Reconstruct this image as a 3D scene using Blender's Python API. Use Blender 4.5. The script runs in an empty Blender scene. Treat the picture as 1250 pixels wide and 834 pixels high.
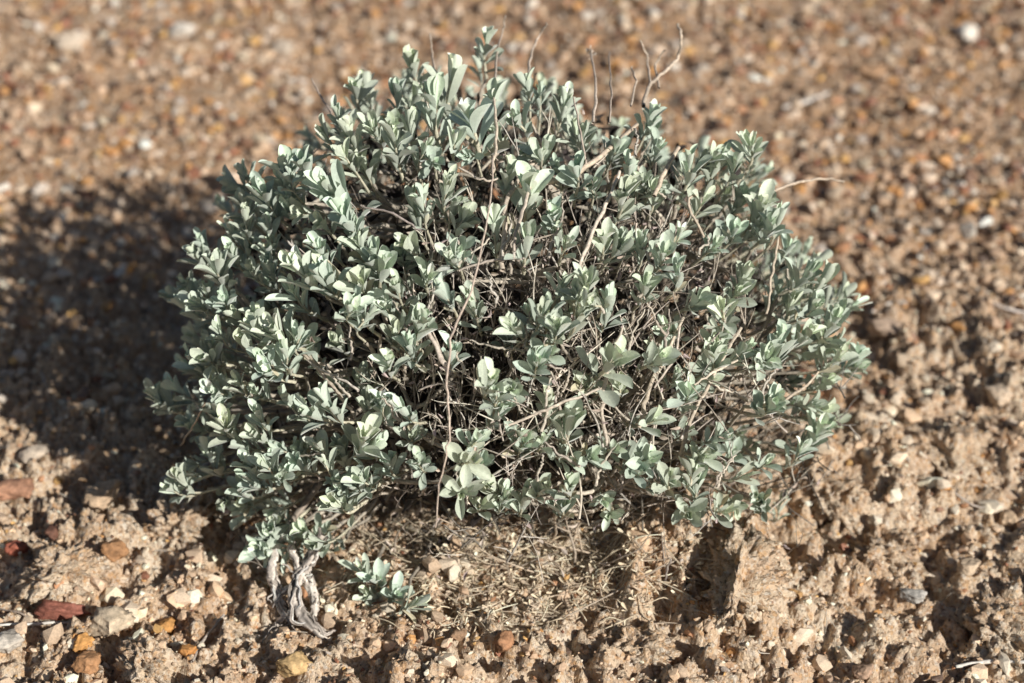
import bpy, bmesh, math, random
import numpy as np
from mathutils import Vector, Matrix, noise as mnoise
random.seed(7); rng = np.random.default_rng(11)
C = bpy.context.scene.collection
R = math.radians

# ------------------------------------------------------------------ camera
PITCH = R(32); CAMLOC = np.array([0.0, -1.30, 0.95]); LENS = 61.0
cam_d = bpy.data.cameras.new('camera'); cam = bpy.data.objects.new('camera', cam_d); C.objects.link(cam)
cam.location = CAMLOC; cam.rotation_euler = (math.pi/2 - PITCH, 0, 0)
cam_d.lens = LENS; cam_d.sensor_width = 36; cam_d.clip_start = 0.05; cam_d.clip_end = 1000
cam_d.dof.use_dof = True; cam_d.dof.focus_distance = 1.30; cam_d.dof.aperture_fstop = 3.9
bpy.context.scene.camera = cam
FW = np.array([0, math.cos(PITCH), -math.sin(PITCH)]); UP = np.array([0, math.sin(PITCH), math.cos(PITCH)]); RT = np.array([1.0, 0, 0])
def ray(px, py):
    t = 18.0/LENS
    d = FW + RT*((px-625)/625*t) - UP*((py-417)/625*t)
    return d/np.linalg.norm(d)
def proj(c):
    rel = c-CAMLOC; dep = rel@FW
    return 625+rel@RT/dep/(18/LENS)*625, 417-rel@UP/dep/(18/LENS)*625

# ------------------------------------------------------------------ numpy noise
PERM = rng.permutation(512).astype(np.int64); GA = rng.random(512)*2*np.pi
GX, GY = np.cos(GA), np.sin(GA)
def perlin(x, y):
    x = np.asarray(x, float); y = np.asarray(y, float)
    xi = np.floor(x).astype(np.int64); yi = np.floor(y).astype(np.int64)
    xf = x-xi; yf = y-yi
    u = xf**3*(xf*(xf*6-15)+10); v = yf**3*(yf*(yf*6-15)+10)
    def g(i, j, dx, dy):
        h = PERM[(PERM[i & 511]+j) & 511]
        return GX[h]*dx+GY[h]*dy
    a = g(xi, yi, xf, yf); b = g(xi+1, yi, xf-1, yf); c = g(xi, yi+1, xf, yf-1); d = g(xi+1, yi+1, xf-1, yf-1)
    return ((a+(b-a)*u)+((c+(d-c)*u)-(a+(b-a)*u))*v)*1.5
def sst(a, b, t):
    t = np.clip((t-a)/(b-a), 0, 1); return t*t*(3-2*t)
def H(x, y):
    x = np.asarray(x, float); y = np.asarray(y, float)
    h = 0.014*perlin(x*2.3+5, y*2.3+3)
    h = h + 0.035*np.exp(-((x-.02)**2+(y+.02)**2)/.27**2)
    wx = x+0.02*perlin(x*9, y*9+7)+.004*perlin(x*60, y*60); wy = y+0.02*perlin(x*9+31, y*9)+.004*perlin(x*60+9, y*60+4)
    front = 1-sst(0.15, 0.6, y)
    amp = 0.60+0.9*front*(0.6+0.8*sst(-.3, .5, perlin(x*4+9, y*4)))
    h = h + amp*(0.018*np.abs(perlin(wx*17, wy*17)) + 0.015*np.abs(perlin(wx*37+4, wy*37)) + 0.011*np.abs(perlin(wx*80, wy*80+8)) + 0.006*np.abs(perlin(x*160, y*160)))
    ex = x+.035*perlin(x*14+3, y*14)+.014*perlin(x*45+3, y*45); ey = y+.035*perlin(x*14, y*14+40)+.014*perlin(x*45, y*45+11)
    h = h + 0.030*sst(-.02, .09, .11-np.hypot((ex-.13), (ey+.16)*1.1))
    h = h - 0.060*np.exp(-((ex-.262)**2/.045**2+(ey+.125)**2/.030**2))
    h = h - 0.025*np.exp(-((ex-.36)**2/.03**2+(ey+.17)**2/.05**2))
    h = h + 0.03*np.exp(-((x-.33)**2/.05**2+(y+.03)**2/.05**2))
    h = h + 0.02*np.exp(-((x+.36)**2/.06**2+(y+.16)**2/.04**2))
    return h
def gp(px, py):
    d = ray(px, py); z = 0.0
    for _ in range(12):
        t = (z-CAMLOC[2])/d[2]; p = CAMLOC+d*t; z = 0.5*z+0.5*float(H(p[0], p[1]))
    return p
EC = np.array([0.0, 0.0, 0.165]); ER = np.array([0.292, 0.275, 0.232])
def surf(px, py, k=1.0):
    d = ray(px, py); s = k
    for _ in range(200):
        o = (CAMLOC-EC)/(ER*s); dd = d/(ER*s)
        a = dd@dd; b = 2*o@dd; c = o@o-1; D = b*b-4*a*c
        if D >= 0:
            t = (-b-math.sqrt(D))/(2*a); p = CAMLOC+d*t
            return p
        s += 0.01
    return CAMLOC+d*1.5
def nrm(v):
    v = np.asarray(v, float); return v/(np.linalg.norm(v)+1e-12)
def envn(p): return nrm((p-EC)/ER**2)
OX = [195, 205, 270, 290, 370, 410, 480, 560, 590, 625, 650, 720, 790, 840, 925, 940, 985, 1010, 1060]
OY = [420, 350, 255, 215, 185, 120, 78, 85, 52, 105, 92, 138, 128, 178, 172, 250, 288, 335, 380]

# ------------------------------------------------------------------ materials
def newmat(name):
    m = bpy.data.materials.new(name); m.use_nodes = True
    nt = m.node_tree; nt.nodes.clear()
    return m, nt, nt.nodes, nt.links
def N(nt, typ, **kw):
    n = nt.nodes.new(typ)
    for k, v in kw.items():
        if k in n.inputs: n.inputs[k].default_value = v
        else: setattr(n, k, v)
    return n
def ramp(nt, stops, src, interp='LINEAR'):
    r = nt.nodes.new('ShaderNodeValToRGB'); r.color_ramp.interpolation = interp
    e = r.color_ramp.elements
    while len(e) < len(stops): e.new(0.5)
    for i, (p, c) in enumerate(stops): e[i].position = p; e[i].color = (*c, 1)
    nt.links.new(src, r.inputs[0]); return r
def mixc(nt, a, b, f, blend='MIX'):
    m = nt.nodes.new('ShaderNodeMix'); m.data_type = 'RGBA'; m.blend_type = blend
    for s, v in ((m.inputs[6], a), (m.inputs[7], b), (m.inputs[0], f)):
        if hasattr(v, 'is_linked'): nt.links.new(v, s)
        else: s.default_value = (*v, 1) if isinstance(v, tuple) else v
    return m.outputs[2]

def soil_mat():
    m, nt, nd, ln = newmat('soil')
    tc = N(nt, 'ShaderNodeTexCoord').outputs['Object']
    geo = N(nt, 'ShaderNodeNewGeometry')
    def noise(sc, det=6, rough=.6):
        n = N(nt, 'ShaderNodeTexNoise', Scale=sc, Detail=det, Roughness=rough); ln.new(tc, n.inputs['Vector']); return n.outputs['Fac']
    def vor(sc):
        n = N(nt, 'ShaderNodeTexVoronoi', Scale=sc); ln.new(tc, n.inputs['Vector']); return n
    base = ramp(nt, [(.3, (.72, .49, .32)), (.5, (.87, .68, .49)), (.7, (.94, .82, .65))], noise(14)).outputs[0]
    sx = N(nt, 'ShaderNodeSeparateXYZ'); ln.new(geo.outputs['Position'], sx.inputs[0])
    far = ramp(nt, [(.10, (0, 0, 0)), (.55, (1, 1, 1))], sx.outputs[1]).outputs[0]
    base = mixc(nt, base, ramp(nt, [(.38, (.50, .30, .17)), (.62, (.72, .50, .33))], noise(9)).outputs[0], far)
    base = mixc(nt, base, ramp(nt, [(.4, (1, 1, 1)), (.75, (.76, .66, .56))], noise(45)).outputs[0], .7, 'MULTIPLY')
    for sc, amt, off in ((240, .5, .6), (460, .55, .62)):
        v = vor(sc)
        sep = N(nt, 'ShaderNodeSeparateColor'); ln.new(v.outputs['Color'], sep.inputs[0])
        gc = ramp(nt, [(0, (.18, .10, .06)), (.15, (.45, .25, .13)), (.38, (.68, .38, .16)), (.55, (.62, .46, .34)), (.75, (.80, .66, .52)), (.9, (.88, .80, .70)), (1, (.42, .18, .10))], sep.outputs[0], 'CONSTANT').outputs[0]
        sel = ramp(nt, [(off, (0, 0, 0)), (off+.02, (1, 1, 1))], sep.outputs[1]).outputs[0]
        mul = N(nt, 'ShaderNodeMath', operation='MULTIPLY'); ln.new(sel, mul.inputs[0]); mul.inputs[1].default_value = amt
        base = mixc(nt, base, gc, mul.outputs[0])
    b = N(nt, 'ShaderNodeBsdfPrincipled', Roughness=.95); b.inputs['Specular IOR Level'].default_value = .1
    ln.new(base, b.inputs['Base Color'])
    add = N(nt, 'ShaderNodeMath', operation='ADD'); ln.new(noise(260, 5, .7), add.inputs[0])
    v = vor(300); mm = N(nt, 'ShaderNodeMath', operation='MULTIPLY_ADD'); ln.new(v.outputs['Distance'], mm.inputs[0]); mm.inputs[1].default_value = -.9
    ln.new(add.outputs[0], mm.inputs[2]); ln.new(noise(900, 3, .6), add.inputs[1])
    bp = N(nt, 'ShaderNodeBump', Strength=.9, Distance=.003); ln.new(mm.outputs[0], bp.inputs['Height']); ln.new(bp.outputs[0], b.inputs['Normal'])
    o = N(nt, 'ShaderNodeOutputMaterial'); ln.new(b.outputs[0], o.inputs[0]); return m
def tint_mat(name, rough=.6, spec=.4, scale=300, lo=.6, bump=.0006):
    m, nt, nd, ln = newmat(name)
    at = N(nt, 'ShaderNodeAttribute', attribute_name='tint')
    tc = N(nt, 'ShaderNodeTexCoord').outputs['Object']
    n = N(nt, 'ShaderNodeTexNoise', Scale=scale, Detail=5, Roughness=.65); ln.new(tc, n.inputs['Vector'])
    sh = ramp(nt, [(.3, (lo, lo, lo)), (.65, (1.08, 1.06, 1.04))], n.outputs['Fac']).outputs[0]
    col = mixc(nt, at.outputs['Color'], sh, 1.0, 'MULTIPLY')
    b = N(nt, 'ShaderNodeBsdfPrincipled', Roughness=rough); b.inputs['Specular IOR Level'].default_value = spec
    ln.new(col, b.inputs['Base Color'])
    bp = N(nt, 'ShaderNodeBump', Strength=.8, Distance=bump); ln.new(n.outputs['Fac'], bp.inputs['Height']); ln.new(bp.outputs[0], b.inputs['Normal'])
    o = N(nt, 'ShaderNodeOutputMaterial'); ln.new(b.outputs[0], o.inputs[0]); return m
def leaf_mat():
    m, nt, nd, ln = newmat('sage_leaf')
    at = N(nt, 'ShaderNodeAttribute', attribute_name='tint'); uv = N(nt, 'ShaderNodeAttribute', attribute_name='leafuv')
    sep = N(nt, 'ShaderNodeSeparateXYZ'); ln.new(uv.outputs['Vector'], sep.inputs[0])
    tc = N(nt, 'ShaderNodeTexCoord').outputs['Object']
    n = N(nt, 'ShaderNodeTexNoise', Scale=420, Detail=4, Roughness=.6); ln.new(tc, n.inputs['Vector'])
    sh = ramp(nt, [(.3, (.84, .85, .84)), (.7, (1.08, 1.08, 1.08))], n.outputs['Fac']).outputs[0]
    col = mixc(nt, at.outputs['Color'], sh, 1.0, 'MULTIPLY')
    ab = N(nt, 'ShaderNodeMath', operation='ABSOLUTE'); ln.new(sep.outputs[0], ab.inputs[0])
    mr = ramp(nt, [(.0, (1, 1, 1)), (.12, (0, 0, 0))], ab.outputs[0]).outputs[0]
    mm = N(nt, 'ShaderNodeMath', operation='MULTIPLY'); ln.new(mr, mm.inputs[0]); mm.inputs[1].default_value = .3
    col = mixc(nt, col, (.70, .77, .60), mm.outputs[0])
    geo = N(nt, 'ShaderNodeNewGeometry')
    bm_ = N(nt, 'ShaderNodeMath', operation='MULTIPLY'); ln.new(geo.outputs['Backfacing'], bm_.inputs[0]); bm_.inputs[1].default_value = .3
    col = mixc(nt, col, (.62, .68, .58), bm_.outputs[0])
    b = N(nt, 'ShaderNodeBsdfPrincipled', Roughness=.6); b.inputs['Specular IOR Level'].default_value = .35
    b.inputs['Sheen Weight'].default_value = .45; b.inputs['Sheen Roughness'].default_value = .5
    ln.new(col, b.inputs['Base Color'])
    bp = N(nt, 'ShaderNodeBump', Strength=.5, Distance=.0003); ln.new(n.outputs['Fac'], bp.inputs['Height']); ln.new(bp.outputs[0], b.inputs['Normal'])
    tr = N(nt, 'ShaderNodeBsdfTranslucent'); tcol = mixc(nt, col, (.85, 1.0, .55), .6, 'MULTIPLY'); ln.new(tcol, tr.inputs[0])
    mx = N(nt, 'ShaderNodeMixShader'); mx.inputs[0].default_value = .08
    ln.new(b.outputs[0], mx.inputs[1]); ln.new(tr.outputs[0], mx.inputs[2])
    o = N(nt, 'ShaderNodeOutputMaterial'); ln.new(mx.outputs[0], o.inputs[0]); return m
M_soil = soil_mat(); M_stone = tint_mat('stone', .7, .25, 260, .5, .0014); M_gravel = tint_mat('gravel', .55, .4, 500, .6, .0005); M_crumb = tint_mat('soil_crumb', .95, .1, 700, .7, .0006)
M_bark = tint_mat('bark', .85, .2, 330, .5, .0006); M_leaf = leaf_mat(); M_dry = tint_mat('dry_leaf', .8, .2, 300, .6, .0005)

# ------------------------------------------------------------------ mesh building
def build(name, V, F, mat, parent=None, tint=None, uv=None, smooth=True):
    V = np.asarray(V, np.float32); F = np.asarray(F, np.int32); k = F.shape[1]
    me = bpy.data.meshes.new(name)
    me.vertices.add(len(V)); me.vertices.foreach_set('co', V.ravel())
    me.loops.add(F.size); me.loops.foreach_set('vertex_index', F.ravel())
    me.polygons.add(len(F)); me.polygons.foreach_set('loop_start', np.arange(0, F.size, k, dtype=np.int32))
    me.update(calc_edges=True); me.validate()
    me.polygons.foreach_set('use_smooth', np.full(len(me.polygons), smooth, dtype=bool))
    if tint is not None:
        a = me.attributes.new('tint', 'FLOAT_COLOR', 'POINT'); t = np.ones((len(V), 4), np.float32); t[:, :3] = np.minimum(tint, .92); a.data.foreach_set('color', t.ravel())
    if uv is not None:
        a = me.attributes.new('leafuv', 'FLOAT_VECTOR', 'POINT'); t = np.zeros((len(V), 3), np.float32); t[:, :2] = uv; a.data.foreach_set('vector', t.ravel())
    me.materials.append(mat)
    o = bpy.data.objects.new(name, me); C.objects.link(o)
    if parent: o.parent = parent
    return o
class MB:
    def __init__(s): s.V = []; s.F = []; s.T = []; s.U = []; s.n = 0
    def add(s, V, F, t, u=None):
        s.V.append(V); s.F.append(np.asarray(F)+s.n); s.n += len(V)
        s.T.append(np.broadcast_to(np.asarray(t, float), (len(V), 3)) if np.ndim(t) == 1 else t)
        s.U.append(np.zeros((len(V), 2)) if u is None else u)
    def out(s, name, mat, parent=None, smooth=True, origin=None):
        V = np.vstack(s.V)
        if origin is not None: V = V-np.asarray(origin)
        o = build(name, V, np.vstack(s.F), mat, parent, np.vstack(s.T), np.vstack(s.U), smooth)
        if origin is not None: o.location = origin
        return o
def tag(o, label=None, cat=None, group=None, kind=None):
    for k, v in (('label', label), ('category', cat), ('group', group), ('kind', kind)):
        if v: o[k] = v
    return o
def smoothline(P, n):
    P = [np.asarray(p, float) for p in P]
    Q = [2*P[0]-P[1]]+P+[2*P[-1]-P[-2]]; out = []
    for i in range(1, len(Q)-2):
        for j in range(n):
            t = j/n; a, b, c, d = Q[i-1], Q[i], Q[i+1], Q[i+2]
            out.append(.5*((2*b)+(-a+c)*t+(2*a-5*b+4*c-d)*t*t+(-a+3*b-3*c+d)*t**3))
    out.append(P[-1]); return np.array(out)
def tube(mb, P, r, col, sides=5, jit=0.0, knob=0.0, ridge=0.0):
    P = np.asarray(P, float); n = len(P)
    if jit: P = P+rng.normal(0, jit, P.shape)*np.linspace(0.3, 1, n)[:, None]
    r = np.interp(np.linspace(0, 1, n), np.linspace(0, 1, len(r)), r) if len(r) != n else np.asarray(r)
    if knob: r = r*(1+rng.uniform(-knob, knob, n))
    T = np.gradient(P, axis=0); T /= (np.linalg.norm(T, axis=1)[:, None]+1e-12)
    a = nrm(np.cross(T[0], [0.3, 0.2, 1.0])); V = []; CC = []
    rp = 1+rng.uniform(-ridge, ridge, sides) if ridge else np.ones(sides)
    for i in range(n):
        a = nrm(a-T[i]*(a@T[i])); b = np.cross(T[i], a)
        th = np.arange(sides)*2*np.pi/sides+(i*.14 if ridge else 0)
        rr = r[i]*rp*(1+(rng.uniform(-knob, knob, sides)*.6 if knob else 0))
        V.append(P[i]+(np.cos(th)*rr)[:, None]*a+(np.sin(th)*rr)[:, None]*b)
        CC.append((rp if ridge else np.ones(sides))**2*rng.uniform(.9, 1.1))
    V = np.vstack(V); F = []
    for i in range(n-1):
        for j in range(sides):
            k = (j+1) % sides; F.append((i*sides+j, i*sides+k, (i+1)*sides+k, (i+1)*sides+j))
    c = np.concatenate(CC)[:, None]*np.asarray(col, float)
    mb.add(V, F, c)

# ------------------------------------------------------------------ ground
def axis(a, b, step, far):
    c = list(np.arange(a, b, step)); s = step
    while c[-1] < far: s *= 1.35; c.append(c[-1]+s)
    s = step
    while c[0] > -far: s *= 1.35; c.insert(0, c[0]-s)
    return np.array(c)
gx = axis(-.80, .80, .0027, 150)
fy = [-.56]
while fy[-1] < 1.4: fy.append(fy[-1]+.0026+.0035*max(0, min(1, (fy[-1]-0.1)/1.0)))
s = .004; lo = [fy[0]]
while lo[0] > -150: s *= 1.35; lo.insert(0, lo[0]-s)
s = .006; hi = [fy[-1]]
while hi[-1] < 150: s *= 1.35; hi.append(hi[-1]+s)
gy = np.array(lo[:-1]+fy+hi[1:])
X, Y = np.meshgrid(gx, gy); Z = H(X, Y); ny, nx = X.shape
I = np.arange(nx*ny).reshape(ny, nx)
F = np.stack([I[:-1, :-1], I[:-1, 1:], I[1:, 1:], I[1:, :-1]], -1).reshape(-1, 4)
g = build('ground', np.stack([X, Y, Z], -1).reshape(-1, 3), F, M_soil)
tag(g, kind='structure')

# ------------------------------------------------------------------ separate stones
KEEP = []
def stone(px, py, wpx, fl, col, label, name='stone', cat='stone', asp=.7, az=0, sub=4, rough=.30, sink=.22, k8=.5):
    p = gp(px, py); dist = np.linalg.norm(p-CAMLOC); w = wpx*2*18/LENS/1250*dist
    bm = bmesh.new(); bmesh.ops.create_icosphere(bm, subdivisions=sub, radius=1)
    sd = random.uniform(0, 100); rr = random.Random(int(sd*999))
    cuts = [Vector((rr.gauss(0, 1), rr.gauss(0, 1), rr.gauss(0, .8))).normalized() for _ in range(12)]; cd = [rr.uniform(.58, .82) for _ in range(12)]
    for v in bm.verts:
        c = v.co.copy(); o = Vector((sd, sd*.7, 0))
        c = c*(1+rough*mnoise.noise(c*1.3+o)*1.6)
        for d, h in zip(cuts, cd):
            e = c.dot(d)-h
            if e > 0: c -= d*e*.94
        c = c*(1+rough*k8*mnoise.noise(c*4+o)+rough*k8*.6*mnoise.noise(c*11+o)+rough*k8*.3*mnoise.noise(c*25+o))
        v.co = Vector((c.x*w/2, c.y*w/2*asp, c.z*w/2*fl))*1.18
    bmesh.ops.rotate(bm, verts=bm.verts, matrix=Matrix.Rotation(az, 3, 'Z') @ Matrix.Rotation(random.uniform(-.25, .25), 3, 'X'))
    V = np.array([v.co[:] for v in bm.verts]); bm.verts.index_update(); F = np.array([[v.index for v in f.verts] for f in bm.faces]); bm.free()
    t = np.asarray(col)*np.array([1+.35*mnoise.noise(Vector(v)*60+Vector((sd, 0, 0)))+.25*mnoise.noise(Vector(v)*260+Vector((sd, 0, 0))) for v in V])[:, None]
    rr_ = w*.28; hz = max(float(H(p[0]+dx*rr_, p[1]+dy*rr_)) for dx, dy in ((0, 0), (1, 0), (-1, 0), (0, 1), (0, -1))) if name == 'stone' else p[2]
    o = build(name, V, F, M_stone, None, t, None, True); o.location = (p[0], p[1], hz+w/2*fl*(1-2*sink)*.55)
    tag(o, label, cat)
    if name == 'stone': KEEP.append((p[0], p[1]-.2*w, w*.42))
    return o
RED = (.36, .14, .10); BRN = (.46, .25, .16); ORG = (.68, .35, .12); TAN = (.68, .49, .33); GRY = (.60, .54, .47); DRK = (.20, .10, .07)
for a in [(20, 613, 52, .42, BRN, 'flat red-brown stone at the left edge level with the shrub foot', .6, .2),
          (72, 752, 62, .38, RED, 'flat dark red stone above the pale straight stick at lower left', .45, .1),
          (126, 634, 46, .6, TAN, 'tan oval stone left of the shrub between the soil lumps', .75, .9),
          (141, 684, 34, .6, (.48, .26, .13), 'small rounded brown stone just below the tan oval stone', .8, .3),
          (24, 677, 26, .6, (.42, .14, .09), 'small crimson-red stone near the left edge', .6, .3),
          (66, 660, 22, .6, DRK, 'small dark brown stone between the two red stones on the left', .8, 1.3),
          (12, 790, 36, .6, GRY, 'pale grey angular stone under the straight stick in the left corner', .8, .3),
          (104, 800, 26, .7, ORG, 'bright orange pebble near the bottom left corner', .8, .5),
          (112, 826, 32, .6, (.52, .28, .14), 'orange-brown stone cut by the bottom edge at far left', .8, .5),
          (204, 774, 24, .7, ORG, 'orange pebble in the soil between stick and shrub trunk', .8, 1.2),
          (140, 780, 56, .5, (.64, .52, .38), 'wide sandy beige stone right of the stick end', .7, .3),
          (228, 803, 20, .7, (.60, .29, .10), 'rusty orange pebble directly left of the splintered trunk base', .9, 0),
          (360, 826, 42, .6, (.64, .44, .22), 'rounded ochre stone at the bottom edge below the splintered trunk', .8, .2),
          (615, 797, 30, .7, (.42, .22, .12), 'red-brown stone below the straw litter at bottom centre', .8, .6),
          (560, 790, 20, .7, (.42, .27, .17), 'small brown pebble left of the red-brown bottom stone', .8, .6),
          (1052, 824, 28, .7, (.50, .34, .24), 'pinkish brown stone at the bottom edge right of centre', .8, .4),
          (1110, 745, 28, .55, (.60, .56, .51), 'pale grey stone at lower right', .7, -.2),
          (965, 735, 28, .6, (.66, .40, .18), 'amber stone on the ledge foot at lower right', .6, .2),
          (1180, 700, 32, .6, (.68, .52, .37), 'sandy stone left of the right edge below the soil lumps', .8, .7),
          (1228, 640, 28, .6, (.58, .42, .28), 'light brown stone at the right edge halfway down', .8, .7),
          (1218, 500, 34, .6, (.74, .58, .43), 'cream-tan stone at the right edge behind the soil lumps', .8, .2),
          (222, 42, 32, .6, (.84, .77, .68), 'blurred whitish stone in the gravel at upper left', .8, .2),
          (1180, 44, 32, .6, (.84, .77, .68), 'blurred pale stone in the gravel at upper right', .8, .6),
          (345, 62, 30, .6, (.72, .60, .48), 'blurred cream stone behind the shrub left of its top', .8, .6),
          (88, 62, 34, .6, (.74, .61, .48), 'blurred sandy stone near the upper left corner', .8, .1),
          (1062, 96, 34, .6, (.48, .30, .18), 'blurred brown stone behind the shrub below the upper right corner', .8, .1),
          (1080, 412, 38, .5, (.54, .40, .30), 'flat brown stone beside the rightmost leaves of the shrub', .7, .1),
          (42, 560, 34, .6, (.66, .55, .44), 'pale stone lying at the lower border of the shrub shadow', .7, .4)]:
    stone(a[0], a[1], a[2], a[3], a[4], a[5], asp=a[6], az=a[7])
for a in [(80, 698, 84, .6, 'knobbly pale soil clod right of the small crimson stone'), (222, 645, 90, .6, 'lumpy beige soil clod at the lower left foot of the shrub'),
          (176, 815, 70, .6, 'crusty whitish soil clod at bottom left beside the ochre stone'), (900, 720, 110, .5, 'large pale eroded soil clod under the lower right of the shrub'),
          (1010, 605, 84, .7, 'orange-lit soil clod right of the lowest right leaves'), (1085, 690, 90, .6, 'gritty tan soil clod right of the dark hollow'),
          (1150, 560, 100, .6, 'broad crumbly soil clod at the right below the flat brown stone'), (1215, 770, 90, .6, 'whitish crumbly soil clod near the bottom right corner'),
          (780, 795, 80, .5, 'low tan soil clod at the bottom right of the straw litter')]:
    stone(a[0], a[1], a[2], a[3], (.50, .36, .245), a[4], 'soil_clod', 'soil clod', .75, random.uniform(0, 3), 5, .5, .35, k8=1.0).data.materials[0] = M_soil

# ------------------------------------------------------------------ gravel
PAL = np.array([(.70, .50, .34), (.62, .43, .29), (.66, .35, .14), (.74, .45, .18), (.16, .10, .07), (.30, .17, .11), (.40, .18, .11),
                (.80, .64, .50), (.90, .81, .70), (.58, .50, .43), (.46, .31, .21), (.76, .59, .43), (.54, .28, .15), (.66, .54, .39)])
PW = np.array([12, 11, 10, 7, 8, 8, 5, 11, 6, 6, 10, 11, 9, 4], float); PW /= PW.sum()
SPAL = np.array([(.84, .66, .49), (.90, .74, .57), (.76, .57, .41), (.92, .81, .65), (.78, .56, .38)]); SW = np.ones(5)/5
def rockshape(npts, seed):
    r = random.Random(seed); bm = bmesh.new()
    for i in range(npts):
        z = 1-2*(i+.5)/npts; t = i*2.4+r.uniform(-.6, .6); q = math.sqrt(1-z*z); k = r.uniform(.62, 1.18)
        bm.verts.new((q*math.cos(t)*k, q*math.sin(t)*k, z*k))
    bmesh.ops.convex_hull(bm, input=bm.verts)
    for v in [v for v in bm.verts if not v.link_faces]: bm.verts.remove(v)
    bmesh.ops.triangulate(bm, faces=bm.faces)
    bm.verts.index_update(); bm.faces.ensure_lookup_table()
    V = np.array([v.co[:] for v in bm.verts]); F = np.array([[v.index for v in f.verts] for f in bm.faces]); bm.free(); return V, F
def scatter(n, dens, smin, smax, npts, name, label, nsh=10, pw=2.6, pal=PAL, w=PW, mat=None, lift=.16):
    x = rng.uniform(-1.3, 1.3, n*3); y = rng.uniform(-.58, 2.1, n*3)
    vis = np.abs(x) < (0.42+0.32*(y+1.3)*.95); keep = vis & (rng.random(n*3) < dens(x, y))
    for kx, ky, kr in KEEP: keep &= np.hypot(x-kx, y-ky) > kr
    x = x[keep]; y = y[keep]; k = len(x); h = H(x, y)
    sz = smin+(smax-smin)*rng.random(k)**pw
    if smax > .02 and mat is None: sz = np.where((y < .05) & (sz > .013), sz*.55, sz)
    sh = rng.integers(0, nsh, k); VV = []; FF = []; TT = []; off = 0
    col = pal[rng.choice(len(pal), k, p=w)]*rng.uniform(.70, 1.22, (k, 1))
    if mat is None:
        pale = (y < .1) & (col[:, 2] > .5); col[pale] *= np.array([.78, .66, .55])
    for q in range(nsh):
        bv, bf = rockshape(npts, 100+q); idx = np.where(sh == q)[0]; m = len(idx)
        if m == 0: continue
        sc = np.stack([np.ones(m)*1.0, rng.uniform(.5, 1.0, m), rng.uniform(.4, .85, m)], -1)*sz[idx, None]*.5
        az = rng.uniform(0, 2*np.pi, m); tl = rng.normal(0, .5, m)
        v = bv[None]*sc[:, None]
        ct, st = np.cos(tl)[:, None], np.sin(tl)[:, None]
        vy = v[..., 1]*ct-v[..., 2]*st; vz = v[..., 1]*st+v[..., 2]*ct; vx = v[..., 0]
        ca, sa = np.cos(az)[:, None], np.sin(az)[:, None]
        P = np.stack([vx*ca-vy*sa+x[idx, None], vx*sa+vy*ca+y[idx, None], vz+(h[idx]+sz[idx]*lift)[:, None]], -1)
        FF.append((bf[None]+(np.arange(m)*len(bv))[:, None, None]+off).reshape(-1, 3)); VV.append(P.reshape(-1, 3))
        TT.append(np.repeat(col[idx], len(bv), 0)); off += m*len(bv)
    o = build(name, np.vstack(VV), np.vstack(FF), mat or M_gravel, None, np.vstack(TT), None, False)
    tag(o, label, 'gravel' if mat is None else 'soil crumbs', kind='stuff'); return k
def dens_big(x, y):
    n = perlin(x*5+3, y*5); d = .18+.82*sst(.0, .5, y+.12*n+.2*np.maximum(0, x-.35)); d = d*(.30+.9*sst(-.35, .45, perlin(x*8, y*8+5)+.5*perlin(x*22, y*22)))
    under = np.exp(-((x**2+y**2)/.2**2)); return np.clip(d*(1-.8*under), 0, 1)
def dens_small(x, y):
    return np.clip(.55+.6*perlin(x*8+1, y*8), .12, 1)
def dens_crumb(x, y):
    return np.clip((1-.75*sst(.15, .6, y))*(.6+.7*perlin(x*9+1, y*9+6)), .05, 1)
def dens_lump(x, y):
    hol = np.exp(-((x-.262)**2/.06**2+(y+.125)**2/.04**2))
    return np.clip((1-.8*sst(.1, .45, y))*sst(-.2, .4, perlin(x*7+20, y*7+6))*(1-hol), 0, 1)
scatter(26000, dens_big, .0045, .024, 13, 'gravel', 'coarse brown, orange and cream gravel strewn over the dry ground', nsh=16, pw=2.9, lift=.24)
scatter(62000, dens_small, .0018, .0065, 10, 'grit', 'fine angular grit scattered over the pale soil crust', 8, 1.8)
scatter(60000, dens_crumb, .0018, .008, 14, 'soil_crumbs', 'loose crumbs of pale beige soil lying on the crust', 8, 3.0, SPAL, SW, M_crumb)
scatter(10000, dens_lump, .005, .024, 22, 'soil_lumps', 'angular broken lumps of pale soil crust between the crumbs', 10, 2.4, SPAL, SW, M_crumb, lift=.05)

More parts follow.
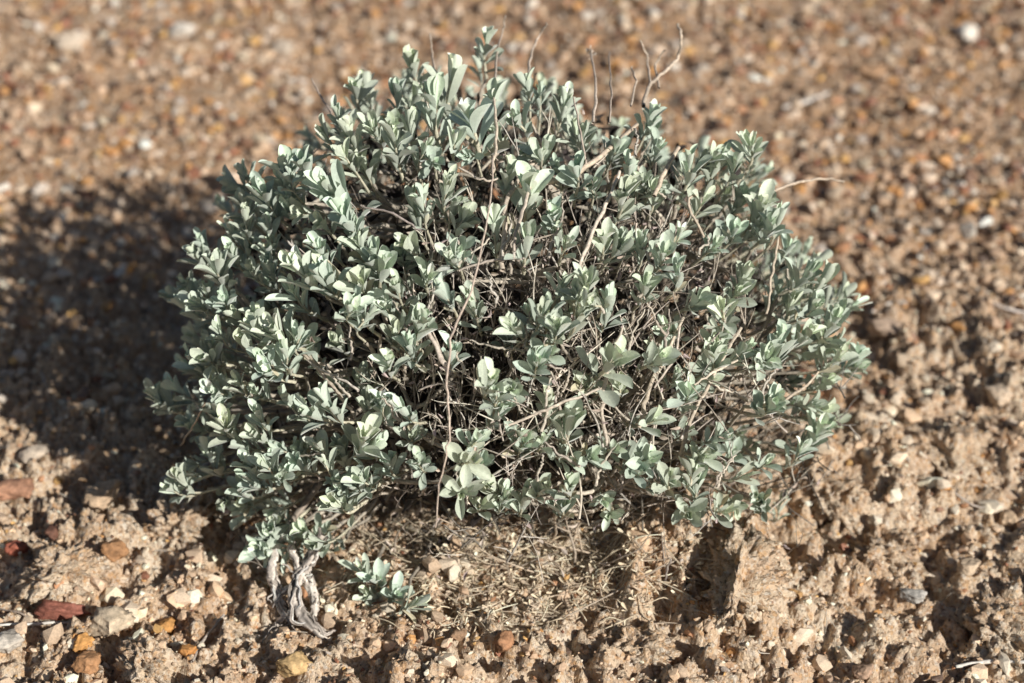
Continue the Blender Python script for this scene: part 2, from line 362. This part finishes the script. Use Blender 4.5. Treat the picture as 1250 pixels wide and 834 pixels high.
# ------------------------------------------------------------------ shrub
shrub = bpy.data.objects.new('shrub', None); C.objects.link(shrub); shrub.empty_display_size = .1
tag(shrub, 'dense rounded grey-green shrub with dry twigs standing on gravelly soil', 'shrub')
LR, LC = 9, 5
tt = np.array([0, .14, .32, .50, .66, .80, .90, .965, 1.0]); prof = np.array([.18, .28, .56, .82, .97, .98, .82, .52, .14]); ss = np.linspace(-1, 1, LC)
SS, TTg = np.meshgrid(ss, tt)
LI = np.arange(LR*LC).reshape(LR, LC); LF = np.stack([LI[:-1, :-1], LI[:-1, 1:], LI[1:, 1:], LI[1:, :-1]], -1).reshape(-1, 4)
def leaf(mb, P, D, Nn, L, W, cup, bend, col, twist=0):
    D = nrm(D); S = nrm(np.cross(D, Nn)); Nn = np.cross(S, D)
    w = prof[:, None]*W/2
    x = SS*w; z = cup*np.abs(SS)**1.3*w + bend*L*TTg**2 + .03*L*np.sin(TTg*8+twist*3)*SS*.6
    y = TTg*L*(1-.25*bend*bend)
    x = x+twist*.07*L*TTg**2
    V = P+x[..., None]*S+y[..., None]*D+z[..., None]*Nn
    c = np.asarray(col)*(1+.18*(TTg.ravel()-.5))[:, None]
    mb.add(V.reshape(-1, 3), LF, c, np.stack([SS.ravel(), TTg.ravel()], -1))
def frame(A):
    A = nrm(A); u = nrm(np.cross(A, [.31, .17, .93])); return A, u, np.cross(A, u)
def shoot(ml, ms, c0, A, size=1.0, nl=None, stemlen=None, tone=1.0):
    A, u, v = frame(A); tip = c0+A*.005*size; nl = nl or random.randint(11, 20); stemlen = stemlen or random.uniform(.028, .048)
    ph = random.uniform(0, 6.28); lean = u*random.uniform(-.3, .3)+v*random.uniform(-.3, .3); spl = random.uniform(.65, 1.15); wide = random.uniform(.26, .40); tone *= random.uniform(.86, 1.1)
    hue = random.uniform(-1, 1); inner = nrm(-envn(c0)*.6+nrm(np.array([0, 0, .03])-c0)*.7)
    base = tip-A*stemlen*.55+inner*stemlen*.5
    P = smoothline([base, tip-A*stemlen*.45+lean*.004, tip], 4)
    tube(ms, P, [.0015*size, .0011*size, .0007], np.array((.66, .62, .48))*random.uniform(.8, 1.1), 5)
    for i in range(nl):
        f = i/(nl-1)                     # 0 top .. 1 lowest
        ph += 1.571+random.uniform(-.4, .4) if i % 2 else 3.1416+random.uniform(-.4, .4)
        al = R(6+52*spl*f**.9+random.uniform(-9, 13)); back = stemlen*.78*f**1.2*size
        rad = u*math.cos(ph)+v*math.sin(ph)
        j = min(len(P)-1, max(0, int(round((1-back/(stemlen*1.05))*(len(P)-1)))))
        pt = P[j]+(tip-A*back-P[j])*.35
        D = A*math.cos(al)+rad*math.sin(al); Nn = -rad*math.cos(al)+A*math.sin(al)+rng.normal(0, .2, 3)
        D = nrm(D+np.array([0, 0, .20])+rng.normal(0, .12, 3))
        L = size*(.0110+.0108*min(1, f*2.6+.12))*random.uniform(.65, 1.25)*(1-.22*max(0, f-.7)/.3)
        W = L*wide*random.uniform(.85, 1.16)
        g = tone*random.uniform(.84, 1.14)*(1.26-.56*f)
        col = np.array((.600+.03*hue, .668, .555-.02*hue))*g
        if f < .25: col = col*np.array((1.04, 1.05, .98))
        if f > .8 and random.random() < .14: col = np.array((.58, .52, .37))*random.uniform(.7, 1.1)
        leaf(ml, pt, D, Nn, L, W, random.uniform(.3, 1.2), random.uniform(-.26, .22), col, random.uniform(-1, 1))
    return base
KEY = [(590,62),(555,98),(500,82),(480,118),(442,112),(530,130),(572,145),(520,185),(650,110),(635,148),(690,130),(700,165),(790,145),(800,178),(835,200),(870,190),(912,180),(898,205),
(415,140),(455,158),(398,172),(450,205),(378,200),(345,212),(305,215),(328,240),(298,255),(352,255),(410,235),(395,268),(482,172),(540,232),(522,252),(700,212),(640,240),(680,262),(722,228),(762,240),(802,240),
(850,252),(900,250),(942,272),(925,255),(288,285),(330,285),(375,330),(402,342),(360,350),(310,332),(270,332),(250,318),(225,362),(250,372),(282,372),(312,382),(275,402),(300,422),(340,402),(372,415),(350,432),
(465,330),(492,352),(470,375),(550,312),(522,345),(440,300),(548,352),(500,420),(480,440),(492,490),(468,500),(225,470),(205,485),(240,440),(350,490),(382,502),(320,505),(280,522),(300,542),(330,570),(348,582),
(372,568),(310,582),(270,602),(310,622),(332,628),(225,580),(208,592),(420,590),(450,580),(475,568),(420,617),(300,600),(372,650),(350,668),(590,568),(568,556),(610,590),(640,602),(662,598),(700,590),(740,618),
(690,520),(722,552),(682,622),(580,612),(558,600),(622,470),(608,492),(598,458),(680,350),(712,342),(668,382),(682,402),(750,440),(762,468),(792,505),(830,282),(780,300),(740,302),(870,302),
(892,288),(830,332),(810,312),(962,300),(982,332),(1002,352),(1040,370),(1020,392),(990,380),(960,372),(900,360),(888,382),(930,440),(952,420),(980,410),(1020,432),(1040,452),(1000,462),(930,500),(942,488),
(990,532),(970,550),(990,502),(870,530),(860,552),(930,562),(900,580),(850,590),(820,580),(800,590),(930,610),(952,620),(880,622),(845,620),(790,562),(425,380),(440,540),(395,545),(255,560),(245,520),(265,470),(515,560),
(610,130),(425,165),(500,150),(550,175),(600,170),(335,310),(390,300),(420,270),(290,310),(330,450),(300,470),(260,430),(440,350),(505,305),(520,395),(350,540),(400,570),
(660,185),(745,190),(690,300),(655,440),(745,540),(870,440),(560,270),(910,330),(340,650),(392,668),(318,655),
(600,268),(645,300),(628,395),(555,430),(742,368),(705,378),(820,395),(852,365),(785,345),(842,478),(722,470),(668,495),(575,375),(805,440),(640,535),(620,215),(770,205),(900,430)]
BIG = {(410,235): 1.5, (465,330): 1.3, (750,440): 1.4, (555,98): 1.35, (590,62): 1.25, (375,330): 1.35, (530,130): 1.4, (690,520): 1.25, (572,145): 1.4, (402,342): 1.2, (490,352): 1.2, (522,345): 1.2, (640,240): 1.2, (500,82): 1.2}
specs = []
for (px0, py0) in KEY:
    px = px0+random.uniform(-6, 6); py = py0+random.uniform(-6, 6)+6
    edge = float(np.hypot((px-628)/432, (py-390)/347)) > .8
    kk = random.uniform(.90, 1.06) if not edge else random.uniform(.97, 1.04)
    c = surf(px, py, kk); n = envn(c)
    A = nrm(n*.62+np.array([0, 0, .75])+rng.normal(0, .26, 3))
    if c[2] < .05: c[2] = .05
    b_ = BIG.get((px0, py0), 1)
    specs.append((c, A, random.uniform(.82, 1.16)*b_, 1.0 if b_ == 1 else 1.1))
    pr = .62 if (px < 520 or py < 230) else .36
    if random.random() < pr and b_ == 1:
        t = np.cross(n, rng.normal(0, 1, 3)); c2 = c+nrm(t)*random.uniform(.010, .017)-n*random.uniform(.0, .012)
        px2, py2 = proj(c2)
        if py2 > np.interp(px2, OX, OY)+4: specs.append((c2, nrm(A+rng.normal(0, .3, 3)), random.uniform(.7, 1.0), .92))
tries = 0; fills = 0
while fills < 215 and tries < 9000:
    tries += 1
    d = nrm(rng.normal(0, 1, 3)); d[2] = abs(d[2])*1.0-.30
    d = nrm(d); k = random.uniform(.80, 1.0); c = EC+ER*d*k
    if c[2] < .06: continue
    px, py = proj(c); rel = c-CAMLOC
    if py < np.interp(px, OX, OY)+14: continue
    facing = envn(c)@(-nrm(rel)) > .05
    if facing:
        if py > 640 or random.random() < (.80 if px < 500 else .90): continue
        c = EC+ER*d*random.uniform(.80, .90)
    if min(np.linalg.norm(c-s[0]) for s in specs) < .022: continue
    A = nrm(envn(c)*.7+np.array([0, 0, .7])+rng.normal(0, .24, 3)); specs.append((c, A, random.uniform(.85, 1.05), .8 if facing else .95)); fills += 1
for (qx, qy, hh, AA, s_) in [(448, 722, .034, (-.35, -.4, .9), 1.0), (462, 730, .030, (.0, -.5, .8), 1.05), (484, 742, .024, (.3, -.4, .7), 1.0), (505, 752, .018, (.7, -.3, .45), .9), (455, 738, .016, (-.5, -.5, .5), .85)]:
    c = gp(qx, qy+ hh/.0011*.6); c = c+np.array([0, 0, hh]); specs.append((c, nrm(AA), s_, 1.05))
NLOW = 5; low = specs[-NLOW:]; rest = specs[:-NLOW]
rest.sort(key=lambda s: np.linalg.norm(s[0]-CAMLOC)); specs = low+rest
ml_s, ms_s = MB(), MB(); bases = []
for i, (c, A, sz, tone) in enumerate(specs):
    if i < 98:
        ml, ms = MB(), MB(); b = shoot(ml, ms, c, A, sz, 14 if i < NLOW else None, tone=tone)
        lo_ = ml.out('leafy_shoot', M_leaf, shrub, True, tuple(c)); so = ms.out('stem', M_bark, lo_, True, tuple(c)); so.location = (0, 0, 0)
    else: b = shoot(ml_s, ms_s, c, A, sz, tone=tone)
    bases.append((b, A, c, i < NLOW))
lo_ = ml_s.out('leafy_shoots', M_leaf, shrub); lo_['kind'] = 'stuff'
so = ms_s.out('stems', M_bark, lo_); so['kind'] = 'stuff'

# woody branches
mains = []
for i in range(20):
    a = i/20*6.28+random.uniform(-.2, .2); r0 = random.uniform(.02, .085); el = random.choice([.15, .45, .8, 1.15])
    p0 = np.array([r0*math.cos(a)*1.2, r0*math.sin(a), 0]); p0[2] = float(H(p0[0], p0[1]))-.01
    d = np.array([math.cos(a)*math.cos(el), math.sin(a)*math.cos(el), math.sin(el)]); e = EC+ER*d*.70
    mid = p0*.45+e*.55+np.array([math.cos(a), math.sin(a), 0])*.03+rng.normal(0, .012, 3)
    P = smoothline([p0, mid, e], 8); mains.append(P); mb = MB()
    tube(mb, P, [.0065, .004, .0022], np.array((.30, .25, .20))*random.uniform(.8, 1.2), 7, .0015, .08, .15); mb.out('branch', M_bark, shrub)
allm = np.vstack([P[5:] for P in mains]); mb = MB()
for (b, A, c, islow) in bases:
    if islow: q = np.array([c[0]*.85, -.14, float(H(c[0]*.85, -.14))])
    else:
        dd = np.linalg.norm(allm-b, axis=1)+np.maximum(0, allm[:, 2]-b[2]+.02)*2; q = allm[np.argmin(dd)]
    m1 = q*.5+b*.5+rng.normal(0, .010, 3); m1[2] -= .008
    tube(mb, smoothline([q, m1, b], 4), [.0022, .0018, .0014], np.array((.54, .48, .40))*random.uniform(.6, 1.25), 5, .001, .1)
o = mb.out('branchlets', M_bark, shrub); o['kind'] = 'stuff'
TW = [(.66, .59, .50), (.78, .71, .61), (.58, .50, .42), (.70, .65, .59), (.84, .76, .64), (.62, .54, .48)]
def twig(mb, p, d, L, r, col, fork=2, bendy=.35):
    P = [p]; dd = nrm(d); n = random.randint(3, 5)
    for i in range(n): dd = nrm(dd+rng.normal(0, bendy, 3)*.6); P.append(P[-1]+dd*L/n)
    Q = smoothline(P, 2); tube(mb, Q, [r, r*.75, r*.35], col, 4, 0, .1)
    for _ in range(fork):
        j = random.randint(1, len(Q)-2); twig(mb, Q[j], nrm(dd+rng.normal(0, .5, 3)), L*random.uniform(.25, .55), r*.7, col, max(0, fork-2), bendy)
    return Q
mb = MB(); md = MB()
def dryleaf(p, s=1, shade_k=1.0):
    D = nrm(rng.normal(0, 1, 3)); L = random.uniform(.004, .010)*s
    leaf(md, p, D, nrm(rng.normal(0, 1, 3)+1e-3), L, L*random.uniform(.25, .5), random.uniform(.5, 1.8), random.uniform(-.6, .6),
         np.array(random.choice([(.56, .47, .40), (.64, .54, .45), (.48, .39, .33), (.74, .64, .56), (.62, .50, .48)]))*random.uniform(.7, 1.2)*shade_k, random.uniform(-3, 3))
for i in range(1600):
    if i < 1400:
        px = random.gauss(690, 175); py = random.gauss(430, 135)
        if py > 680 or py < np.interp(px, OX, OY)+30 or abs(px-628) > 400: continue
        if px < 480 and random.random() < .5: continue
        kk = random.uniform(.60, .98); p = surf(px, py, kk)
    else:
        d = nrm(rng.normal(0, 1, 3)); kk = .6; p = EC+ER*d*random.uniform(.4, .85)
    if p[2] < .03: continue
    shade_k = float(np.interp(kk, [.6, .80, .92], [.12, .40, 1.05]))  # interior shade painted into twig and dry-leaf colour, darker deeper inside
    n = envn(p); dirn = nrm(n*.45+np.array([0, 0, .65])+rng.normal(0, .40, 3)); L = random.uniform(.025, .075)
    Q = twig(mb, p-dirn*L*.8, dirn, L, random.uniform(.00045, .0011), np.array(random.choice(TW))*random.uniform(.75, 1.2)*shade_k, random.choice([1, 2, 2]), .18)
    for _ in range(4):
        if random.random() < .5: dryleaf(Q[random.randint(0, len(Q)-1)]+rng.normal(0, .0015, 3), .8, shade_k)
o = mb.out('dry_twigs', M_bark, shrub); o['kind'] = 'stuff'
mb = MB(); ST = [(.82, .70, .52), (.74, .62, .47), (.64, .52, .40), (.56, .47, .38)]
for i in range(620):
    a = random.uniform(-math.pi, 0) if random.random() < .85 else random.uniform(0, math.pi); k = random.uniform(.3, .86)
    p = np.array([math.cos(a)*.27*k, math.sin(a)*.25*k, 0]); p[2] = float(H(p[0], p[1]))
    d = np.array([math.cos(a)*.5, math.sin(a)*.5, .6])+rng.normal(0, .5, 3)
    Q = twig(mb, p, d, random.uniform(.02, .075), random.uniform(.0005, .0014), np.array(random.choice(ST))*random.uniform(.7, 1.15), random.choice([0, 1, 2]), .35)
    for _ in range(2):
        if random.random() < .6: dryleaf(Q[random.randint(0, len(Q)-1)], 1.0, 1.1)
o = mb.out('dead_stems', M_bark, shrub); o['kind'] = 'stuff'
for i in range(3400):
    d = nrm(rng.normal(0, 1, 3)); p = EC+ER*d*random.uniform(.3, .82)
    if p[2] > .03: dryleaf(p, 2.1, .09)  # near-black tint: the crown's inner darkness is put into these leaves' colour
o = md.out('withered_leaves', M_dry, shrub); o['kind'] = 'stuff'

def S(px, py, k=1.03): return surf(px, py, k)
def dry(pts, r, col=(.42, .34, .26), k=1.03, head=False, label=None, f=.68):
    P = [S(a, b, k) for a, b in pts]; mb = MB(); r = [q*f for q in r]; col = np.array(col)*1.55*.6+np.array((.62, .55, .46))*.4
    tube(mb, smoothline(P, 6), r, col, 6, .0007, .08, .12)
    if head:
        for _ in range(10):
            q = P[-1]+rng.normal(0, .0018, 3); leaf(mb, q, rng.normal(0, 1, 3)+np.array([0, 0, .7]), rng.normal(0, 1, 3), .005, .0025, .6, 0, np.array(col)*.9)
    o = mb.out('dry_twig', M_bark, shrub)
    if label: o['label'] = label
    return P
for n_, (pts, r, col, k) in enumerate([
    ([(604, 130), (606, 70), (612, 45), (617, 18)], [.0013, .0010, .0008], (.36, .29, .24), .98),
    ([(648, 100), (646, 78), (655, 50), (667, 28)], [.0016, .0012, .0009], (.38, .30, .24), .98),
    ([(724, 150), (727, 110), (722, 66)], [.0015, .0012, .0011], (.40, .33, .28), .98),
    ([(744, 150), (746, 110), (743, 62)], [.001, .0009, .0008], (.33, .26, .22), 1.0),
    ([(785, 130), (793, 105), (802, 96), (826, 72), (831, 45), (827, 30)], [.0018, .0014, .001], (.45, .36, .28), .98),
    ([(794, 104), (789, 70), (781, 50)], [.0012, .001, .0008], (.42, .34, .27), .98),
    ([(805, 108), (800, 80), (812, 62)], [.0012, .001, .0008], (.42, .34, .27), .98),
    ([(770, 130), (776, 95), (770, 82)], [.0012, .001, .0008], (.42, .34, .27), .98),
    ([(532, 100), (528, 70), (525, 42)], [.0012, .001, .0008], (.40, .31, .24), .98),
    ([(412, 160), (398, 128), (380, 97)], [.0011, .001, .0008], (.40, .31, .26), .98),
    ([(915, 250), (938, 236), (970, 224), (1000, 219), (1031, 221)], [.0015, .0012, .0008], (.48, .38, .29), .98),
    ([(602, 190), (598, 250), (578, 345), (553, 405), (546, 470), (548, 530), (540, 580), (531, 645)], [.0008, .0012, .0011, .0008], (.40, .31, .26), 1.1),
    ([(757, 210), (742, 245), (722, 285), (703, 338)], [.0018, .0022, .0018], (.46, .39, .33), 1.04),
    ([(603, 120), (606, 165), (600, 215)], [.0012, .0016, .0016], (.44, .36, .28), 1.04),
    ([(648, 225), (636, 265), (627, 308)], [.0015, .002, .0017], (.40, .33, .28), 1.03),
    ([(778, 152), (745, 180), (700, 212), (660, 225)], [.0022, .0030, .0028], (.42, .33, .25), .97),
    ([(828, 180), (812, 208), (800, 238)], [.0022, .0026, .0026], (.42, .33, .25), .98),
    ([(668, 190), (640, 210), (618, 250), (612, 330)], [.0020, .0028, .0030], (.40, .33, .27), .97),
    ([(440, 252), (480, 262), (515, 282)], [.001, .0013, .0009], (.38, .31, .30), 1.04),
    ([(510, 380), (535, 430), (550, 455)], [.0024, .0030, .0026], (.40, .34, .30), .96),
    ([(370, 432), (400, 465), (428, 500), (455, 540)], [.0016, .002, .0016], (.36, .30, .24), .94),
    ([(620, 520), (668, 500), (700, 487), (735, 475)], [.0012, .0016, .0011], (.48, .41, .34), 1.02),
    ([(560, 205), (590, 220), (608, 218)], [.0013, .0012, .001], (.50, .43, .36), 1.04),
    ([(860, 290), (840, 250), (850, 236)], [.0013, .002, .0011], (.42, .34, .26), .98),
    ([(950, 290), (942, 340), (935, 385)], [.0013, .0016, .0014], (.46, .38, .29), 1.02),
    ([(830, 400), (822, 440), (800, 470)], [.0012, .0016, .001], (.40, .34, .30), 1.0),
    ([(900, 440), (870, 455), (846, 470)], [.0012, .0016, .001], (.48, .41, .33), 1.0),
    ([(760, 400), (742, 450), (735, 500), (740, 540)], [.0014, .0022, .0022], (.42, .36, .30), .96),
    ([(850, 350), (820, 420), (795, 470), (780, 520)], [.0014, .0022, .0024], (.44, .37, .29), .94),
    ([(905, 400), (875, 450), (845, 510), (830, 560)], [.0014, .0022, .0024], (.42, .35, .28), .94),
    ([(250, 492), (236, 520), (220, 545)], [.0013, .001, .0008], (.36, .29, .22), 1.05),
    ([(700, 120), (712, 180), (715, 200)], [.001, .0012, .001], (.42, .34, .28), 1.02),
    ([(1010, 440), (985, 470), (955, 490)], [.0012, .0014, .0016], (.42, .34, .26), .98),
    ([(640, 420), (655, 440), (690, 452)], [.0012, .0014, .001], (.46, .40, .36), 1.0),
    ([(560, 330), (600, 318), (640, 316)], [.0012, .0016, .001], (.42, .36, .32), 1.0)]):
    dry(pts, r, col, k, head=(pts[0] == (724, 150)), f=(1.0 if n_ in (4, 10) else .85) if n_ < 11 else .72)
for _ in range(52):
    px = random.gauss(700, 165); py = random.gauss(420, 130)
    if not (150 < py < 620 and abs(px-628) < 340): continue
    a = random.gauss(1.57, .6); L = random.uniform(25, 75)
    pts = [(px, py), (px+math.cos(a)*L*.3+random.uniform(-4, 4), py-math.sin(a)*L*.3), (px+math.cos(a)*L*.6+random.uniform(-5, 5), py-math.sin(a)*L*.6), (px+math.cos(a)*L, py-math.sin(a)*L)]
    dry(pts, [.0018, .0014, .0009], np.array(random.choice(TW))*random.uniform(.45, .68), random.uniform(.94, 1.01))

# weathered trunk at the lower left foot: twisted splintered strands
tk = MB()
def GP(px, py, z=0): p = gp(px, py); return p+np.array([0, 0, z])
def G2(px, py, z): return gp(px, py+z/.00115)+np.array([0, 0, z])     # point z above the ground seen at (px, py)
GC = (.52, .46, .41)
for pts, r, m_ in [([(402, 774, .002), (386, 768, .006), (370, 754, .012), (362, 734, .022), (370, 712, .034), (386, 692, .044), (398, 668, .052)], [.0010, .0034, .0048, .0044, .0038, .0032, .003], 9),
               ([(360, 764, .005), (346, 746, .012), (338, 722, .022), (336, 698, .034), (346, 674, .048), (360, 656, .058)], [.0012, .0032, .0034, .0030, .0026, .0022], 7),
               ([(382, 764, .005), (386, 742, .014), (380, 720, .026), (368, 702, .036), (360, 680, .046)], [.0012, .0030, .0034, .0030, .0024], 6),
               ([(334, 744, .008), (346, 730, .014), (360, 722, .022), (384, 712, .030)], [.0006, .0018, .0020, .0016], 3),
               ([(320, 784, .002), (332, 770, .004), (344, 760, .008), (362, 750, .014)], [.0005, .0014, .0028, .0026], 3),
               ([(412, 770, .002), (396, 774, .003), (380, 766, .006)], [.0005, .0016, .0026], 3)]:
    for k in range(m_):
        P = [G2(a, b, z)+rng.normal(0, .0032, 3)*min(k, 1) for a, b, z in pts]
        L_ = len(P) if k < 2 else max(3, len(P)-random.randint(1, 3))
        tube(tk, smoothline(P[:L_] if k % 2 == 0 else P[-L_:], 7), [q*(1 if k == 0 else .32) for q in r], np.array(GC)*(1 if k == 0 else random.uniform(.5, 1.35)), 11, .0010, .14, .42)
e1 = G2(360, 656, .058); tube(tk, smoothline([e1, e1+np.array([.03, .05, .02]), np.array([-.10, -.03, .10])], 6), [.0024, .0035, .0045], (.36, .30, .25), 8, .001, .05, .2)
o = tk.out('trunk', M_bark, shrub); o['label'] = 'weathered grey splintered trunk'

# ------------------------------------------------------------------ litter
mb = MB()
SC = [(.86, .73, .54), (.76, .63, .46), (.90, .80, .62), (.58, .47, .36)]
for i in range(900):
    px = random.gauss(620, 125); py = random.gauss(698, 38)
    if py < 630 or py > 795: continue
    p = gp(px, py); a = random.gauss(0.1, .9); L = random.uniform(.006, .034)*random.choice([.5, 1, 1]); d = np.array([math.cos(a), math.sin(a), random.uniform(-.05, .25)])
    q = p+np.array([0, 0, random.uniform(.0005, .005)]); e = q+d*L; e[2] = max(min(e[2], float(H(e[0], e[1]))+.008), float(H(e[0], e[1]))+.001)
    mid = (q+e)/2+rng.normal(0, .002, 3)
    tube(mb, smoothline([q, mid, e], 3), [.0004, .0006, .0003], np.array(random.choice(SC))*random.uniform(.8, 1.15), 4)
for i in range(1500):
    px = random.gauss(620, 115); py = random.gauss(698, 36)
    if py > 800: continue
    p = gp(px, py)+np.array([0, 0, random.uniform(.001, .005)]); L = random.uniform(.003, .009)
    leaf(mb, p, rng.normal(0, 1, 3)*np.array([1, 1, .3]), np.array([0, 0, 1])+rng.normal(0, .4, 3), L, L*.35, .8, .2, np.array(random.choice(SC)), 1)
o = mb.out('straw_litter', M_dry); tag(o, 'scattered pale dry straw and leaf bits below the front of the shrub', 'plant litter', kind='stuff')
mb = MB()
for i in range(700):
    x = random.uniform(-.6, .6); y = random.uniform(-.42, .9); z = float(H(x, y)); a = random.uniform(0, 6.28); L = random.uniform(.006, .022)
    q = np.array([x, y, z+.0015]); e = q+np.array([math.cos(a)*L, math.sin(a)*L, 0]); e[2] = float(H(e[0], e[1]))+.002
    tube(mb, smoothline([q, (q+e)/2+rng.normal(0, .0015, 3), e], 2), [.0004, .0005, .0003], np.array(random.choice(TW))*random.uniform(.4, 1.0), 4)
o = mb.out('twig_litter', M_dry); tag(o, 'tiny broken twig bits sprinkled over the gravel', 'plant litter', kind='stuff')
for pts, r, col, lab in [
    ([(-10, 773), (60, 770), (122, 768)], .0012, (.88, .83, .76), 'straight whitish stick lying below the flat dark red stone'),
    ([(0, 752), (28, 758), (48, 770)], .0008, (.44, .36, .30), 'thin brown stick meeting the straight whitish stick at the left edge'),
    ([(1165, 824), (1205, 818), (1258, 820)], .0018, (.88, .82, .74), 'bleached pale stick in the bottom right corner'),
    ([(690, 762), (745, 735), (800, 705), (826, 692)], .0008, (.50, .42, .34), 'long thin brown stem leaning from the straw litter to the soil ledge'),
    ([(236, 818), (250, 790), (275, 760)], .0013, (.56, .49, .43), 'short grey stick left of the splintered trunk'),
    ([(955, 140), (985, 132), (1010, 122)], .003, (.82, .75, .68), 'blurred pale stick on the gravel behind the shrub at the right'),
    ([(1060, 392), (1085, 380), (1106, 378)], .0022, (.80, .72, .64), 'blurred pale stick beside the rightmost leaves'),
    ([(1150, 600), (1185, 625), (1215, 632)], .0010, (.55, .48, .42), 'thin grey stick among the soil lumps on the right'),
    ([(1196, 372), (1225, 385), (1256, 392)], .0018, (.72, .65, .60), 'blurred grey stick at the right edge behind the shrub'),
    ([(84, 500), (60, 482), (52, 462)], .0012, (.56, .50, .46), 'thin twig lying in the shrub shadow at the left'),
    ([(812, 720), (816, 700), (814, 672)], .0010, (.46, .40, .36), 'short dark twig standing up from the pale soil ledge')]:
    P = [GP(a, b, .007+r) for a, b in pts]
    if 'standing' in lab: P = [GP(812, 722, .0), GP(812, 722, .018), GP(812, 722, .034)+np.array([.003, 0, 0])]
    mb = MB(); tube(mb, smoothline(P, 6), [r*.8, r, r*.7], col, 6, .0004, .12); c = P[1]
    tag(mb.out('fallen_stick', M_bark, None, True, tuple(c)), lab, 'stick')

# ------------------------------------------------------------------ light
EL, AZ = R(29), R(134)
sd = Vector((math.sin(AZ)*math.cos(EL), math.cos(AZ)*math.cos(EL), math.sin(EL)))
L = bpy.data.lights.new('sun', 'SUN'); L.energy = 5.0; L.angle = R(.53); L.color = (1.0, .97, .90)
lo = bpy.data.objects.new('sun', L); C.objects.link(lo); lo.rotation_euler = sd.to_track_quat('Z', 'Y').to_euler()
w = bpy.data.worlds.new('World'); bpy.context.scene.world = w; w.use_nodes = True; nt = w.node_tree
sk = nt.nodes.new('ShaderNodeTexSky'); sk.sky_type = 'NISHITA'; sk.sun_disc = False; sk.sun_elevation = EL; sk.sun_rotation = AZ
nt.links.new(sk.outputs[0], nt.nodes['Background'].inputs[0]); nt.nodes['Background'].inputs[1].default_value = .05
vs = bpy.context.scene.view_settings; vs.view_transform = 'Standard'; vs.look = 'None'; vs.exposure = 0
